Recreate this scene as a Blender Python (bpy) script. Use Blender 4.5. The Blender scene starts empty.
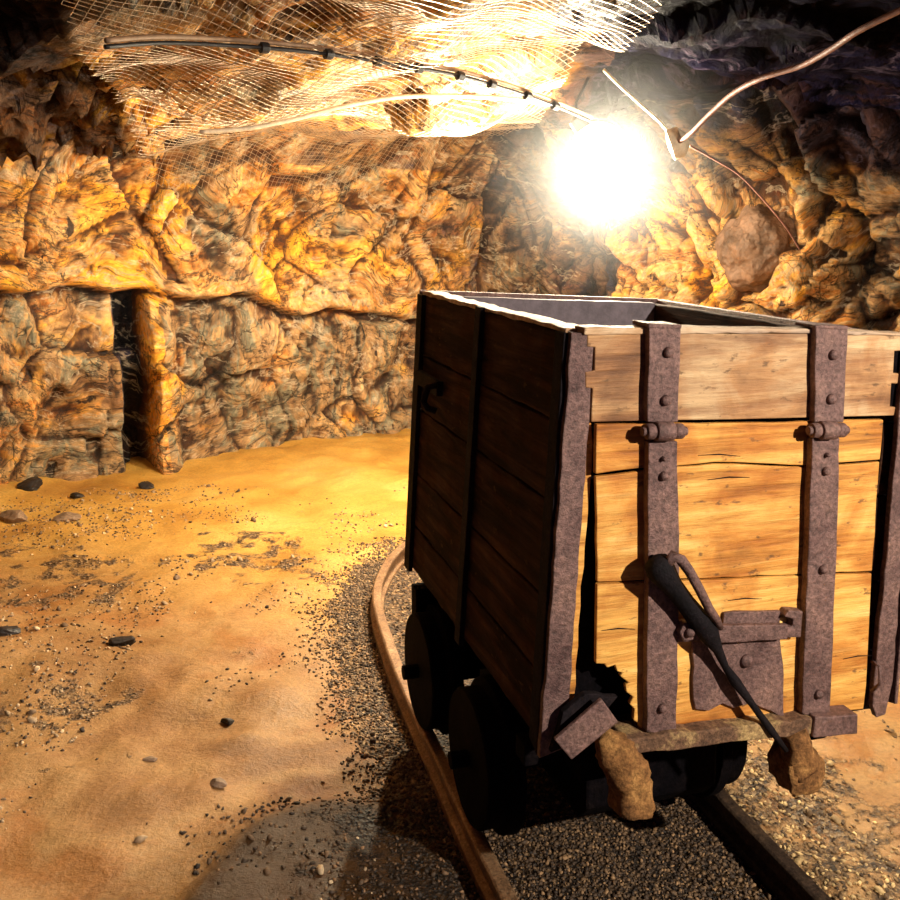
import bpy, math, random
import numpy as np
from mathutils import Vector, noise
from mathutils.bvhtree import BVHTree
random.seed(7); np.random.seed(7)
C = bpy.context.scene.collection
sc = bpy.context.scene

# ------------------------------------------------------------------ helpers
def tag(o, label=None, cat=None, group=None, kind=None):
    if label: o['label'] = label
    if cat: o['category'] = cat
    if group: o['group'] = group
    if kind: o['kind'] = kind
    return o
def empty(name, loc=(0, 0, 0), rz=0):
    o = bpy.data.objects.new(name, None); C.objects.link(o)
    o.location = loc; o.rotation_euler = (0, 0, rz); o.empty_display_size = .2
    return o
class MB:
    def __init__(s): s.v = []; s.f = []
    def add(s, vs, fs):
        n = len(s.v); s.v += [tuple(p) for p in vs]; s.f += [tuple(i + n for i in f) for f in fs]
    def prism(s, poly, fn, d0, d1):
        """poly = 2D outline, fn(p,q,d) -> 3D point, extruded from d0 to d1"""
        n = len(poly)
        if fn.__name__ == 'fr': FV_[0] = d0
        vs = [fn(p, q, d0) for p, q in poly] + [fn(p, q, d1) for p, q in poly]
        fs = [tuple(range(n))[::-1], tuple(range(n, 2 * n))] + [(i, (i + 1) % n, n + (i + 1) % n, n + i) for i in range(n)]
        s.add(vs, fs)
    def box(s, a, b, fn=lambda x, y, z: (x, y, z)):
        x0, y0, z0 = a; x1, y1, z1 = b
        vs = [fn(x, y, z) for z in (z0, z1) for x, y in ((x0, y0), (x1, y0), (x1, y1), (x0, y1))]
        s.add(vs, [(3, 2, 1, 0), (4, 5, 6, 7), (0, 1, 5, 4), (1, 2, 6, 5), (2, 3, 7, 6), (3, 0, 4, 7)])
    def tube(s, pts, r, n=8, sx=None):
        pts = [Vector(p) for p in pts]; k = len(pts)
        rs = r if isinstance(r, (list, tuple)) else [r] * k
        vs = []; prev = None
        for i, p in enumerate(pts):
            t = (pts[min(i + 1, k - 1)] - pts[max(i - 1, 0)]).normalized()
            up = prev if prev is not None else (Vector((0, 0, 1)) if abs(t.z) < .9 else Vector((0, 1, 0)))
            a = t.cross(up).normalized(); b = a.cross(t).normalized(); prev = b
            for j in range(n):
                th = 2 * math.pi * j / n
                vs.append(p + a * math.cos(th) * rs[i] + b * math.sin(th) * rs[i])
        fs = [(i * n + j, i * n + (j + 1) % n, (i + 1) * n + (j + 1) % n, (i + 1) * n + j) for i in range(k - 1) for j in range(n)]
        fs += [tuple(range(n))[::-1], tuple(range((k - 1) * n, k * n))]
        s.add(vs, fs)
    def lathe(s, prof, c, ax, n=32):
        """prof = (radius, along) list revolved round axis ax through c"""
        c = Vector(c); ax = Vector(ax).normalized()
        a = ax.orthogonal().normalized(); b = ax.cross(a)
        vs = [c + ax * h + (a * math.cos(2 * math.pi * j / n) + b * math.sin(2 * math.pi * j / n)) * r for r, h in prof for j in range(n)]
        k = len(prof)
        fs = [(i * n + j, (i + 1) * n + j, (i + 1) * n + (j + 1) % n, i * n + (j + 1) % n) for i in range(k - 1) for j in range(n)]
        fs += [tuple(range(n)), tuple(range((k - 1) * n, k * n))[::-1]]
        s.add(vs, fs)
    def build(s, name, mat, parent=None, bevel=0, smooth=False):
        me = bpy.data.meshes.new(name); me.from_pydata(s.v, [], s.f); me.update()
        import bmesh
        bm = bmesh.new(); bm.from_mesh(me); bmesh.ops.recalc_face_normals(bm, faces=bm.faces); bm.to_mesh(me); bm.free()
        o = bpy.data.objects.new(name, me); C.objects.link(o)
        me.materials.append(mat)
        if smooth: me.shade_smooth()
        if parent: o.parent = parent
        if bevel:
            m = o.modifiers.new('bevel', 'BEVEL'); m.width = bevel; m.segments = 2; m.limit_method = 'ANGLE'; m.angle_limit = math.radians(40)
        return o
def npmesh(name, V, F, mat, smooth=True, attrs=None, kind=None):
    me = bpy.data.meshes.new(name)
    V = np.asarray(V, dtype=np.float32); F = np.asarray(F, dtype=np.int32)
    k = F.shape[1]
    me.vertices.add(len(V)); me.vertices.foreach_set('co', V.ravel())
    me.loops.add(F.size); me.loops.foreach_set('vertex_index', F.ravel())
    me.polygons.add(len(F)); me.polygons.foreach_set('loop_start', np.arange(0, F.size, k, dtype=np.int32))
    me.update(calc_edges=True); me.validate()
    if attrs is not None:
        ca = me.color_attributes.new('zone', 'FLOAT_COLOR', 'POINT')
        ca.data.foreach_set('color', np.asarray(attrs, dtype=np.float32).ravel())
    me.materials.append(mat)
    if smooth: me.shade_smooth()
    o = bpy.data.objects.new(name, me); C.objects.link(o)
    if kind: o['kind'] = kind
    return o
def gridfaces(nx, ny):
    i = np.arange(nx - 1); j = np.arange(ny - 1)
    I, J = np.meshgrid(i, j, indexing='ij')
    a = (I * ny + J).ravel()
    return np.stack([a, a + ny, a + ny + 1, a + 1], 1)
def sm(a, b, x):
    t = min(1, max(0, (x - a) / (b - a))); return t * t * (3 - 2 * t)
def fbm(p, o=4, H=.8, l=2.1):
    return noise.fractal(p, H, l, o, noise_basis='PERLIN_ORIGINAL')
_cell = {}
def facet(p, scale, amp, tilt):
    """broken rock: every voronoi cell is its own tilted plane"""
    q = p * scale
    d, c = noise.voronoi(q)
    c0 = c[0]; key = (round(c0.x, 2), round(c0.y, 2), round(c0.z, 2))
    r = _cell.get(key)
    if r is None:
        rr = random.Random(hash(key)); r = (Vector((rr.uniform(-1, 1), rr.uniform(-1, 1), rr.uniform(-1, 1))), rr.uniform(-1, 1)); _cell[key] = r
    return amp * (r[1] + tilt * (q - c0).dot(r[0])) - amp * .5 * max(0, 1 - (d[1] - d[0]) * 9)

# ------------------------------------------------------------------ materials
class NT:
    def __init__(s, name, rough=.8, metal=0, spec=.5):
        s.m = bpy.data.materials.new(name); s.m.use_nodes = True
        s.t = s.m.node_tree; s.n = s.t.nodes; s.b = s.n['Principled BSDF']
        s.b.inputs['Roughness'].default_value = rough; s.b.inputs['Metallic'].default_value = metal
        s.b.inputs['Specular IOR Level'].default_value = spec
    def L(s, a, b): s.t.links.new(a, b)
    def coord(s, scale=(1, 1, 1), rot=(0, 0, 0)):
        tc = s.n.new('ShaderNodeTexCoord'); mp = s.n.new('ShaderNodeMapping')
        mp.inputs['Scale'].default_value = scale; mp.inputs['Rotation'].default_value = rot
        s.L(tc.outputs['Object'], mp.inputs[0]); return mp.outputs[0]
    def noise(s, vec, scale, detail=6, rough=.6, dist=0, out='Fac'):
        n = s.n.new('ShaderNodeTexNoise'); n.inputs['Scale'].default_value = scale; n.inputs['Detail'].default_value = detail
        n.inputs['Roughness'].default_value = rough; n.inputs['Distortion'].default_value = dist
        s.L(vec, n.inputs['Vector']); return n.outputs[out]
    def voro(s, vec, scale, feat='F1', out='Distance'):
        n = s.n.new('ShaderNodeTexVoronoi'); n.feature = feat; n.inputs['Scale'].default_value = scale
        s.L(vec, n.inputs['Vector']); return n.outputs[out]
    def ramp(s, fac, stops, mode='LINEAR'):
        n = s.n.new('ShaderNodeValToRGB'); r = n.color_ramp; r.interpolation = mode
        while len(r.elements) < len(stops): r.elements.new(.5)
        for e, (p, c) in zip(r.elements, stops): e.position = p; e.color = (*(c if isinstance(c, tuple) else (c, c, c)), 1)
        s.L(fac, n.inputs[0]); return n.outputs[0]
    def math(s, op, a, b=None, c=None):
        n = s.n.new('ShaderNodeMath'); n.operation = op
        for i, x in enumerate((a, b, c)):
            if x is None: continue
            if isinstance(x, (int, float)): n.inputs[i].default_value = x
            else: s.L(x, n.inputs[i])
        return n.outputs[0]
    def mix(s, fac, a, b, mode='MIX'):
        n = s.n.new('ShaderNodeMix'); n.data_type = 'RGBA'; n.blend_type = mode
        for i, x in ((0, fac), (6, a), (7, b)):
            if isinstance(x, (int, float)): n.inputs[i].default_value = x
            elif isinstance(x, tuple): n.inputs[i].default_value = (*x, 1)
            else: s.L(x, n.inputs[i])
        return n.outputs[2]
    def warp(s, vec, scale, amt):
        c = s.noise(vec, scale, 3, .5, out='Color')
        a = s.n.new('ShaderNodeVectorMath'); a.operation = 'SUBTRACT'; s.L(c, a.inputs[0]); a.inputs[1].default_value = (.5, .5, .5)
        m = s.n.new('ShaderNodeVectorMath'); m.operation = 'SCALE'; s.L(a.outputs[0], m.inputs[0]); m.inputs['Scale'].default_value = amt
        d = s.n.new('ShaderNodeVectorMath'); s.L(vec, d.inputs[0]); s.L(m.outputs[0], d.inputs[1]); return d.outputs[0]
    def vattr(s, name='zone'):
        n = s.n.new('ShaderNodeAttribute'); n.attribute_name = name
        x = s.n.new('ShaderNodeSeparateColor'); s.L(n.outputs['Color'], x.inputs[0]); s.alpha = n.outputs['Alpha']; return x.outputs
    def bump(s, h, strength, dist, prev=None):
        n = s.n.new('ShaderNodeBump'); n.inputs['Strength'].default_value = strength; n.inputs['Distance'].default_value = dist
        s.L(h, n.inputs['Height'])
        if prev is not None: s.L(prev, n.inputs['Normal'])
        s.L(n.outputs[0], s.b.inputs['Normal']); return n.outputs[0]
    def col(s, c):
        if isinstance(c, tuple): s.b.inputs['Base Color'].default_value = (*c, 1)
        else: s.L(c, s.b.inputs['Base Color'])

def mat_rock():
    k = NT('rock', .62, 0, .45)
    co = k.coord(); w = k.warp(co, .55, 1.9); w2 = k.warp(w, 3.0, .10)
    mp = k.n.new('ShaderNodeMapping'); mp.inputs['Rotation'].default_value = (.3, .6, .4); mp.inputs['Scale'].default_value = (.7, .9, 2.8); k.L(w2, mp.inputs[0])
    st = k.noise(mp.outputs[0], 1.5, 10, .66, 0)
    z = k.vattr()
    m2 = k.n.new('ShaderNodeMapping'); m2.inputs['Rotation'].default_value = (.15, .35, 0); m2.inputs['Scale'].default_value = (2.3, 2.3, .65); k.L(w2, m2.inputs[0])
    sv = k.noise(m2.outputs[0], 1.5, 9, .62, 0)
    grey = k.ramp(sv, [(.25, (.06, .035, .025)), (.35, (.30, .17, .09)), (.42, (.50, .33, .17)), (.47, (.34, .24, .15)), (.51, (.27, .29, .24)), (.55, (.56, .38, .20)), (.61, (.40, .25, .14)), (.67, (.66, .50, .30)), (.74, (.33, .20, .12)), (.82, (.72, .56, .36))])
    oran = k.ramp(st, [(.25, (.14, .05, .02)), (.36, (.52, .23, .06)), (.42, (.66, .40, .16)), (.47, (.60, .21, .03)), (.52, (.74, .45, .17)), (.57, (.55, .32, .14)), (.63, (.86, .42, .06)), (.72, (.46, .26, .12)), (.8, (.92, .72, .36))])
    yl = k.noise(w, 1.5, 5, .5)
    grey = k.mix(1., grey, (.86, .78, .68), 'MULTIPLY')
    oran = k.mix(k.ramp(yl, [(.52, 0.), (.57, .85)]), oran, k.ramp(st, [(.35, (.50, .17, .02)), (.46, (.95, .48, .035)), (.55, (.84, .33, .02)), (.66, (1., .62, .12))]))
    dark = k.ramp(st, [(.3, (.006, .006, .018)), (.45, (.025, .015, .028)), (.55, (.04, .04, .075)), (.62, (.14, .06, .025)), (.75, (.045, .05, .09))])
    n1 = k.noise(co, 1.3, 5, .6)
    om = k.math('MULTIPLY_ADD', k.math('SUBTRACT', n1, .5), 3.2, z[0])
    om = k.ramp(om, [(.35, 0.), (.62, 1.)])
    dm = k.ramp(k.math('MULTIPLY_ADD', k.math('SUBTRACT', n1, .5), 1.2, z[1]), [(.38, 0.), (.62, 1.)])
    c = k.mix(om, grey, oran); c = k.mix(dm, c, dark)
    gash = k.n.new('ShaderNodeMapping'); gash.inputs['Rotation'].default_value = (.2, .5, 0); gash.inputs['Scale'].default_value = (3.2, 3.2, 1.0); k.L(w2, gash.inputs[0])
    gs_ = k.ramp(k.noise(gash.outputs[0], 2.1, 5, .55), [(.655, 0.), (.69, .92)])
    c = k.mix(gs_, c, (.02, .014, .018))
    # crevice shade painted into the hollows, veins
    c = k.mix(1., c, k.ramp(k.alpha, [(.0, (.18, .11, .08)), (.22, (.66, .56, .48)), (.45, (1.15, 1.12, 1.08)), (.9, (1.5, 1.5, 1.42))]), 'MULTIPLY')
    mv = k.n.new('ShaderNodeMapping'); mv.inputs['Rotation'].default_value = (.8, -.4, .2); mv.inputs['Scale'].default_value = (.8, .8, 2.4); k.L(w, mv.inputs[0])
    vn = k.noise(mv.outputs[0], 2.4, 8, .62)
    c = k.mix(k.ramp(vn, [(.455, 0.), (.468, .85), (.478, .85), (.49, 0.)]), c, (.045, .025, .02))
    c = k.mix(k.ramp(vn, [(.55, 0.), (.565, .6), (.575, .6), (.59, 0.)]), c, (.72, .58, .40))
    # fine mottling and dark cracks
    f = k.noise(w2, 22, 8, .7)
    c = k.mix(.75, c, k.ramp(f, [(.3, .22), (.5, .9), (.66, 1.45)]), 'MULTIPLY')
    cr = k.voro(k.warp(w, 4, .3), 2.6, 'DISTANCE_TO_EDGE')
    crm = k.ramp(cr, [(0.0, .12), (.03, 1.)])
    crk = k.mix(k.ramp(k.noise(co, 2.2, 3), [(.45, 0.), (.6, 1.)]), (1., 1., 1.), crm)
    c = k.mix(1., c, crk, 'MULTIPLY')
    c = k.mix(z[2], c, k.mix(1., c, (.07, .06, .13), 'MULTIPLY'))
    k.col(c)
    h = k.math('ADD', k.math('ADD', k.math('MULTIPLY', st, .35), k.math('MULTIPLY', sv, .35)), k.math('MULTIPLY', k.noise(w2, 7, 10, .72), .4))
    h = k.math('SUBTRACT', h, k.math('MULTIPLY', gs_, .4))
    b = k.bump(h, .8, .17)
    b = k.bump(k.noise(w2, 38, 6, .7), .7, .02, b)
    k.L(k.ramp(k.noise(co, 3, 4), [(.35, .38), (.65, .75)]), k.b.inputs['Roughness'])
    k.L(k.math('MULTIPLY_ADD', z[2], -.42, .44), k.b.inputs['Specular IOR Level'])
    return k.m
def mat_floor():
    k = NT('dirt', .6, 0, .5)
    co = k.coord(); w = k.warp(co, .9, .8); z = k.vattr()
    n = k.noise(w, 1.4, 8, .6, .3)
    base = k.ramp(n, [(.28, (.20, .10, .035)), (.42, (.36, .19, .07)), (.52, (.48, .29, .12)), (.60, (.40, .18, .05)), (.75, (.58, .38, .18))])
    gold = k.ramp(n, [(.3, (.42, .19, .03)), (.5, (.66, .36, .07)), (.7, (.74, .47, .13))])
    c = k.mix(z[2], k.mix(1., base, (.92, .84, .76), 'MULTIPLY'), gold)
    f = k.noise(co, 60, 6, .7)
    c = k.mix(.6, c, k.ramp(f, [(.3, .5), (.55, 1.), (.75, 1.25)]), 'MULTIPLY')
    g = k.voro(co, 75, 'F1', 'Color'); gs = k.n.new('ShaderNodeSeparateColor'); k.L(g, gs.inputs[0])
    grav = k.ramp(gs.outputs[0], [(.0, (.025, .014, .008)), (.5, (.11, .06, .028)), (.85, (.25, .145, .065)), (1., (.45, .30, .15))])
    gm = k.ramp(k.math('MULTIPLY_ADD', k.math('SUBTRACT', k.noise(co, 9, 6, .7), .5), 1.6, z[0]), [(.42, 0.), (.58, 1.)])
    c = k.mix(gm, c, grav)
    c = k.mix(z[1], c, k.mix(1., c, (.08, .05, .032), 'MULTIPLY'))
    k.col(c)
    b = k.bump(k.noise(co, 14, 8, .7), .6, .02)
    b = k.bump(f, .6, .006, b)
    k.bump(k.math('MULTIPLY', k.voro(co, 75), gm), .9, .012, b)
    k.L(k.ramp(k.noise(w, 2.0, 3), [(.35, .34), (.65, .7)]), k.b.inputs['Roughness'])
    return k.m
def mat_wood(name, cols, axis=0, spec=.35):
    k = NT(name, .62 if spec > .2 else .85, 0, spec)
    sc_ = [(1.2, 14, 14), (14, 1.2, 14)][axis]
    co = k.coord(sc_); cu = k.coord()
    g = k.noise(k.warp(co, .8, .5), 1.6, 8, .62, .4)
    c = k.ramp(g, [(.25, cols[0]), (.42, cols[1]), (.55, cols[2]), (.72, cols[3])])
    bl = k.noise(cu, 3.2, 6, .62, .4)
    c = k.mix(.85, c, k.ramp(bl, [(.3, (.30, .18, .12)), (.44, (.78, .58, .42)), (.54, (1., 1., 1.)), (.7, (1.15, 1.15, 1.1))]), 'MULTIPLY')
    sp = k.noise(k.coord((3, 3, 7) if axis == 0 else (3, 3, 7)), 7, 4, .6)
    c = k.mix(k.ramp(sp, [(.62, 0.), (.70, .75)]), c, (.09, .045, .02))
    fine = k.noise(co, 9, 6, .75)
    c = k.mix(.6, c, k.ramp(fine, [(.3, .55), (.5, 1.), (.7, 1.15)]), 'MULTIPLY')
    k.col(c)
    b = k.bump(g, .7, .012); k.bump(fine, .6, .004, b)
    return k.m
def mat_iron(name, c0, c1, c2, rough=.6, metal=.25, spec=.5):
    k = NT(name, rough, metal, spec)
    co = k.coord(); n = k.noise(co, 9, 8, .7); f = k.noise(co, 90, 5, .75)
    c = k.ramp(n, [(.3, c0), (.5, c1), (.7, c2)])
    c = k.mix(.85, c, k.ramp(f, [(.32, .3), (.5, .95), (.68, 1.7)]), 'MULTIPLY')
    k.col(c)
    b = k.bump(f, .8, .006); k.bump(n, .5, .012, b)
    return k.m
def mat_plain(name, c, rough=.6, metal=0, var=.35, scale=20):
    k = NT(name, rough, metal)
    f = k.noise(k.coord(), scale, 6, .7)
    k.col(k.mix(1., c, k.ramp(f, [(.3, 1 - var), (.7, 1 + var)]), 'MULTIPLY')); k.bump(f, .5, .006)
    return k.m
def mat_stone(name, lo, mid, hi):
    k = NT(name, .7)
    g = k.n.new('ShaderNodeNewGeometry')
    c = k.ramp(g.outputs['Random Per Island'], [(0, lo), (.45, mid), (.85, hi), (1., tuple(min(1, x * 1.8) for x in hi))])
    f = k.noise(k.coord(), 60, 5, .7)
    k.col(k.mix(1., c, k.ramp(f, [(.3, .6), (.7, 1.3)]), 'MULTIPLY')); k.bump(f, .5, .004)
    return k.m
ROCK = mat_rock(); ROCKB = mat_plain('tan_boulder', (.16, .09, .055), .7, 0, .8, 5); DIRT = mat_floor()
WOOD = mat_wood('door_wood', [(.18, .06, .012), (.52, .22, .04), (.75, .39, .09), (.88, .57, .19)])
WOODF = mat_wood('top_board_wood', [(.12, .055, .03), (.34, .19, .095), (.50, .32, .17), (.66, .48, .28)])
WOODS = mat_wood('side_wood', [(.006, .003, .004), (.024, .012, .009), (.052, .024, .015), (.11, .05, .026)], 1, .06)  # darker board wood with the shade of the unlit side painted in
WOODT = mat_wood('grey_wood', [(.20, .14, .12), (.40, .28, .20), (.55, .40, .27), (.70, .58, .42)])
IRON = mat_iron('rusty_iron', (.075, .035, .034), (.16, .088, .08), (.25, .14, .115), .55)
IROND = mat_iron('dark_iron', (.004, .003, .005), (.010, .007, .009), (.024, .015, .015), .85, 0, .12)
LEVSH = mat_iron('black_lever', (.002, .002, .003), (.006, .004, .006), (.014, .009, .010), .7, 0, .15)
WHL = mat_iron('black_wheel', (.001, .001, .002), (.003, .002, .003), (.008, .005, .005), .9, 0, .06)
RAILD = mat_iron('dark_rail', (.02, .012, .009), (.05, .03, .02), (.10, .06, .035), .7, 0, .2)  # darker rail copy, its shadow band partly painted into the colour
RUST = mat_iron('rusted_lump', (.07, .03, .012), (.22, .10, .035), (.46, .24, .08), .9, 0, .2)
BEAM = mat_iron('flaking_beam', (.05, .03, .022), (.16, .085, .05), (.55, .38, .16), .75, 0, .2)
RAILM = mat_iron('rail_steel', (.16, .085, .045), (.30, .17, .09), (.46, .30, .17), .4, .4)
WIRE = mat_plain('galvanised_wire', (.62, .50, .38), .35, .75, .3)
CABLE = mat_plain('black_cable', (.012, .011, .013), .5)
HOSE = mat_plain('red_brown_hose', (.24, .11, .085), .5)
PIPE = mat_plain('brown_pipe', (.36, .22, .13), .6)
PALE = mat_plain('pale_cord', (.75, .62, .45), .6)
def mat_glow(name, c, s):
    k = NT(name); k.b.inputs['Emission Color'].default_value = (*c, 1); k.b.inputs['Emission Strength'].default_value = s; return k.m
GLOW = mat_glow('lit_glass', (1, .88, .62), 60)

# ------------------------------------------------------------------ camera
cam = bpy.data.cameras.new('camera'); co_ = bpy.data.objects.new('camera', cam); C.objects.link(co_)
co_.location = (0, 0, 1.85); co_.rotation_euler = (math.radians(83), 0, 0)
cam.sensor_width = 36; cam.lens = 38; cam.shift_y = -.12; cam.clip_start = .05
sc.camera = co_
PIT = math.radians(7)
def ray(px, py):
    a = (px - 450) / 950; b = -(py - 342) / 950
    return Vector((a, math.cos(PIT) + b * math.sin(PIT), -math.sin(PIT) + b * math.cos(PIT)))
EYE = Vector((0, 0, 1.85))
def atz(px, py, z):
    r = ray(px, py); return EYE + r * ((z - 1.85) / r.z)
def aty(px, py, y):
    r = ray(px, py); return EYE + r * (y / r.y)

# ------------------------------------------------------------------ rock chamber
PLAN = [(-5.2, -1.5), (-4.9, 2.0), (-4.1, 4.8), (-3.17, 6.5), (-2.0, 7.42), (-.47, 8.7), (.7, 9.0), (1.5, 8.0), (2.1, 7.0), (3.0, 6.2), (4.0, 5.2), (4.6, 3.5), (4.8, 1.5), (4.9, -1.5)]
def catmull(P, n):
    out = []
    for i in range(len(P) - 1):
        p0 = Vector(P[max(i - 1, 0)]); p1 = Vector(P[i]); p2 = Vector(P[i + 1]); p3 = Vector(P[min(i + 2, len(P) - 1)])
        for j in range(n):
            t = j / n
            out.append(.5 * ((2 * p1) + (p2 - p0) * t + (2 * p0 - 5 * p1 + 4 * p2 - p3) * t * t + (3 * p1 - p0 - 3 * p2 + p3) * t ** 3))
    out.append(Vector(P[-1])); return out
def resample(pts, step):
    out = [pts[0]]; acc = 0
    for a, b in zip(pts, pts[1:]):
        L = (b - a).length; d = step - acc
        while d <= L:
            out.append(a + (b - a) * (d / L)); d += step
        acc = L - (d - step)
    return out
WSTEP = .025
plan = resample(catmull(PLAN, 30), WSTEP)
ns = len(plan); nz = 132
plan_n = []
for i in range(ns):
    t = (plan[min(i + 6, ns - 1)] - plan[max(i - 6, 0)]).normalized()
    plan_n.append(Vector((t.y, -t.x)))        # inward (to the right of travel)
def s_of(x, y):
    return min(range(ns), key=lambda i: (plan[i].x - x) ** 2 + (plan[i].y - y) ** 2)
S_CREV = s_of(-2.33, 7.1)
def crack_z(i):
    x = plan[i].x
    return 1.38 - .17 * (x + 2.6) if x > -2.6 else 1.38
def wall_point(i, z):
    P = plan[i]; n = plan_n[i]; p = Vector((P.x, P.y, z))
    lean = .95 * max(0, (z - 1.55) / 1.1) ** 2 + .25 * max(0, .35 - z) ** 1.0
    x = P.x
    left = 1 - sm(.0, 1.2, x)
    right = sm(1.0, 2.0, x)
    q = p + Vector((0, 0, 0))
    wv = Vector((noise.noise(q * .9), noise.noise(q * .9 + Vector((7, 3, 1))), noise.noise(q * .9 + Vector((1, 9, 4))))) * .35
    d = .22 * fbm(p * .7, 3) + facet(Vector((p.x, p.y, p.z * .8)) + wv, 1.7, .08 + .10 * right, 1.2) + facet(p + wv * .6, 4.6, .020 + .045 * right, 1.2) + .04 * fbm(p * 5, 4) + .035 * (noise.ridged_multi_fractal(Vector((p.x * 2.2 + p.z * 1.1, p.y * 2.2, p.z * 1.6)) + wv * 3, 1, 2, 4, 1, 2, noise_basis='PERLIN_ORIGINAL') - 1)
    if right > 0: d += right * (.25 * noise.ridged_multi_fractal(Vector((p.x * 1.5, p.y * 1.5, p.z * .6)), .9, 2, 4, 1, 2, noise_basis='PERLIN_ORIGINAL') - .2)
    cz = crack_z(i) + .11 * noise.noise(Vector((i * .05, 1, 2))) + .06 * noise.noise(Vector((i * .012, 5, 2)))
    if x < .2:
        d += .20 * sm(cz - .03, cz + .02, z) - .14 * math.exp(-((z - cz) / .022) ** 2)
    # the dark vertical cleft and its bright rib
    ds = (i - S_CREV) * WSTEP
    if abs(ds) < 1 and z < 1.45:
        k = sm(1.42, 1.25, z)
        j = .035 * noise.noise(Vector((0, 0, z * 3)))
        d += k * (-.30 * sm(-.17 + j, -.1 + j, ds) * sm(.07 + j, .04 + j, ds) + .16 * sm(.03 + j, .07 + j, ds) * sm(.34, .16, ds))
    q2 = P + n * (lean + d)
    return Vector((q2.x, q2.y, z))
def wall_zone(i, z):
    x = plan[i].x; cz = crack_z(i)
    if x < .3:
        o = .26 + .46 * sm(cz - .10, cz + .10, z) - .2 * sm(2.0, 2.3, z)
        o *= 1 - .35 * sm(-1.3, .2, x); dk0 = .35 * sm(-1.0, -.1, x)
        if plan[i].y < 6.6: o *= 1.05
        ds = (i - S_CREV) * WSTEP
        if z < 1.35 and .03 < ds < .14: o = 1.1
        dk = .1 + dk0
        if z < 1.35 and -.17 < ds < .05: dk = .9  # shade of the cleft painted into the rock colour
        if z > 2.3: dk = .45
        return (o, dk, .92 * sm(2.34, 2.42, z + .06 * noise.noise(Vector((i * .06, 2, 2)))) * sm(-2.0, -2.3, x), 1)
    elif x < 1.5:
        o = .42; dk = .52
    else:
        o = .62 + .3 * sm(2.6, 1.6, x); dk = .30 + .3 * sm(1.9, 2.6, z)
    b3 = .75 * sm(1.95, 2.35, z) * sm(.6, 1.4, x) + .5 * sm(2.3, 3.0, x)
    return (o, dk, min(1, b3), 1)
zs = [3.3 * j / (nz - 1) - .15 for j in range(nz)]
WV = []; WZ = []
for i in range(ns):
    for z in zs: WV.append(wall_point(i, z)); WZ.append(wall_zone(i, z))
def blur(A, n):
    for _ in range(n):
        Pd = np.pad(A, 1, 'edge'); A = (Pd[1:-1, :-2] + Pd[1:-1, 2:] + Pd[:-2, 1:-1] + Pd[2:, 1:-1]) / 4
    return A
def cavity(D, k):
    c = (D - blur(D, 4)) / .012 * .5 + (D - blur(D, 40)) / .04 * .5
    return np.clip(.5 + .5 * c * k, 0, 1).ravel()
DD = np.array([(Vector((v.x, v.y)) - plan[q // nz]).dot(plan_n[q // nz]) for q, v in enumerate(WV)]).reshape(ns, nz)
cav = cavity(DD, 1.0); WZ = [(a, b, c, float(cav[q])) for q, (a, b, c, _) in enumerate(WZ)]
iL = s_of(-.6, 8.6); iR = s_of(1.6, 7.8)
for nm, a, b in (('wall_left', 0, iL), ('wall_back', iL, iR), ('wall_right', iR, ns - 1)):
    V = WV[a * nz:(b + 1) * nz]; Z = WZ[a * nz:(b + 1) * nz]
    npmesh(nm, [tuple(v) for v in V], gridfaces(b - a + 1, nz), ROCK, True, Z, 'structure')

# ceiling
cx = np.arange(-5.5, 5.3, .035); cy = np.arange(-1.5, 9.8, .035)
def ceil_z(x, y):
    p = Vector((x, y, 0)); wv = Vector((noise.noise(p * .8), noise.noise(p * .8 + Vector((5, 2, 8))), 0)) * .4
    z = 2.62 + .16 * fbm(p * .55 + Vector((3, 1, 0)), 3)
    z -= .20 * math.exp(-((y - 5.2 - .25 * x) / .35) ** 2) * sm(.7, -.4, x) * sm(-3.2, -2.2, x)      # the lip where the mesh folds over
    z += .12 * math.exp(-((x - .8) ** 2 + (y - 4.9) ** 2) / .5)                                   # hollow over the lamp
    rr = .6 + 1.4 * sm(-1.2, -1.8, x)
    z += facet(Vector((x, y * .9, 0)) + wv, 1.5, .06 * rr + .02, .9) + facet(Vector((x, y, 3)) + wv, 4.2, .022 + .06 * sm(-1.3, -1.8, x), .9) + .035 * fbm(p * 5, 4)
    return z
CV = [(x, y, ceil_z(x, y)) for x in cx for y in cy]
def ceil_zone(x, y):
    o = .5 - .5 * sm(.2, .9, x); dk = .2 + 1.3 * sm(.3, .8, x) + .35 * sm(-1.9, -2.4, x) * sm(6, 5, y)
    if y > 4.6 and x < .9: o = .7; dk = .1
    return (o, dk, min(1, 1.0 * sm(.42, .75, x + .15 * noise.noise(Vector((x * 3, y * 3, 0)))) + .93 * sm(-1.2, -1.35, x + .25 * (y - 3.2))), 1)  # right-hand roof darkened in colour where lamp light should be blocked
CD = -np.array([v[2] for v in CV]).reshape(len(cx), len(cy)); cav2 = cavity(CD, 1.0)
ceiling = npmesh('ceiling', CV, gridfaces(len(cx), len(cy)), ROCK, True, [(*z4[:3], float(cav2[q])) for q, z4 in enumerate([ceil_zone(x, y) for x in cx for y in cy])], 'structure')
wall_bvh = BVHTree.FromPolygons([tuple(v) for v in WV], [tuple(int(k) for k in f) for f in gridfaces(ns, nz)])
ceil_bvh = BVHTree.FromPolygons(CV, [tuple(int(k) for k in f) for f in gridfaces(len(cx), len(cy))])
def roof(x, y):
    z = 3.0
    for b in (wall_bvh, ceil_bvh):
        h = b.ray_cast(Vector((x, y, 1.2)), Vector((0, 0, 1)))
        if h[0] is not None: z = min(z, h[0].z)
    return z

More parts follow.
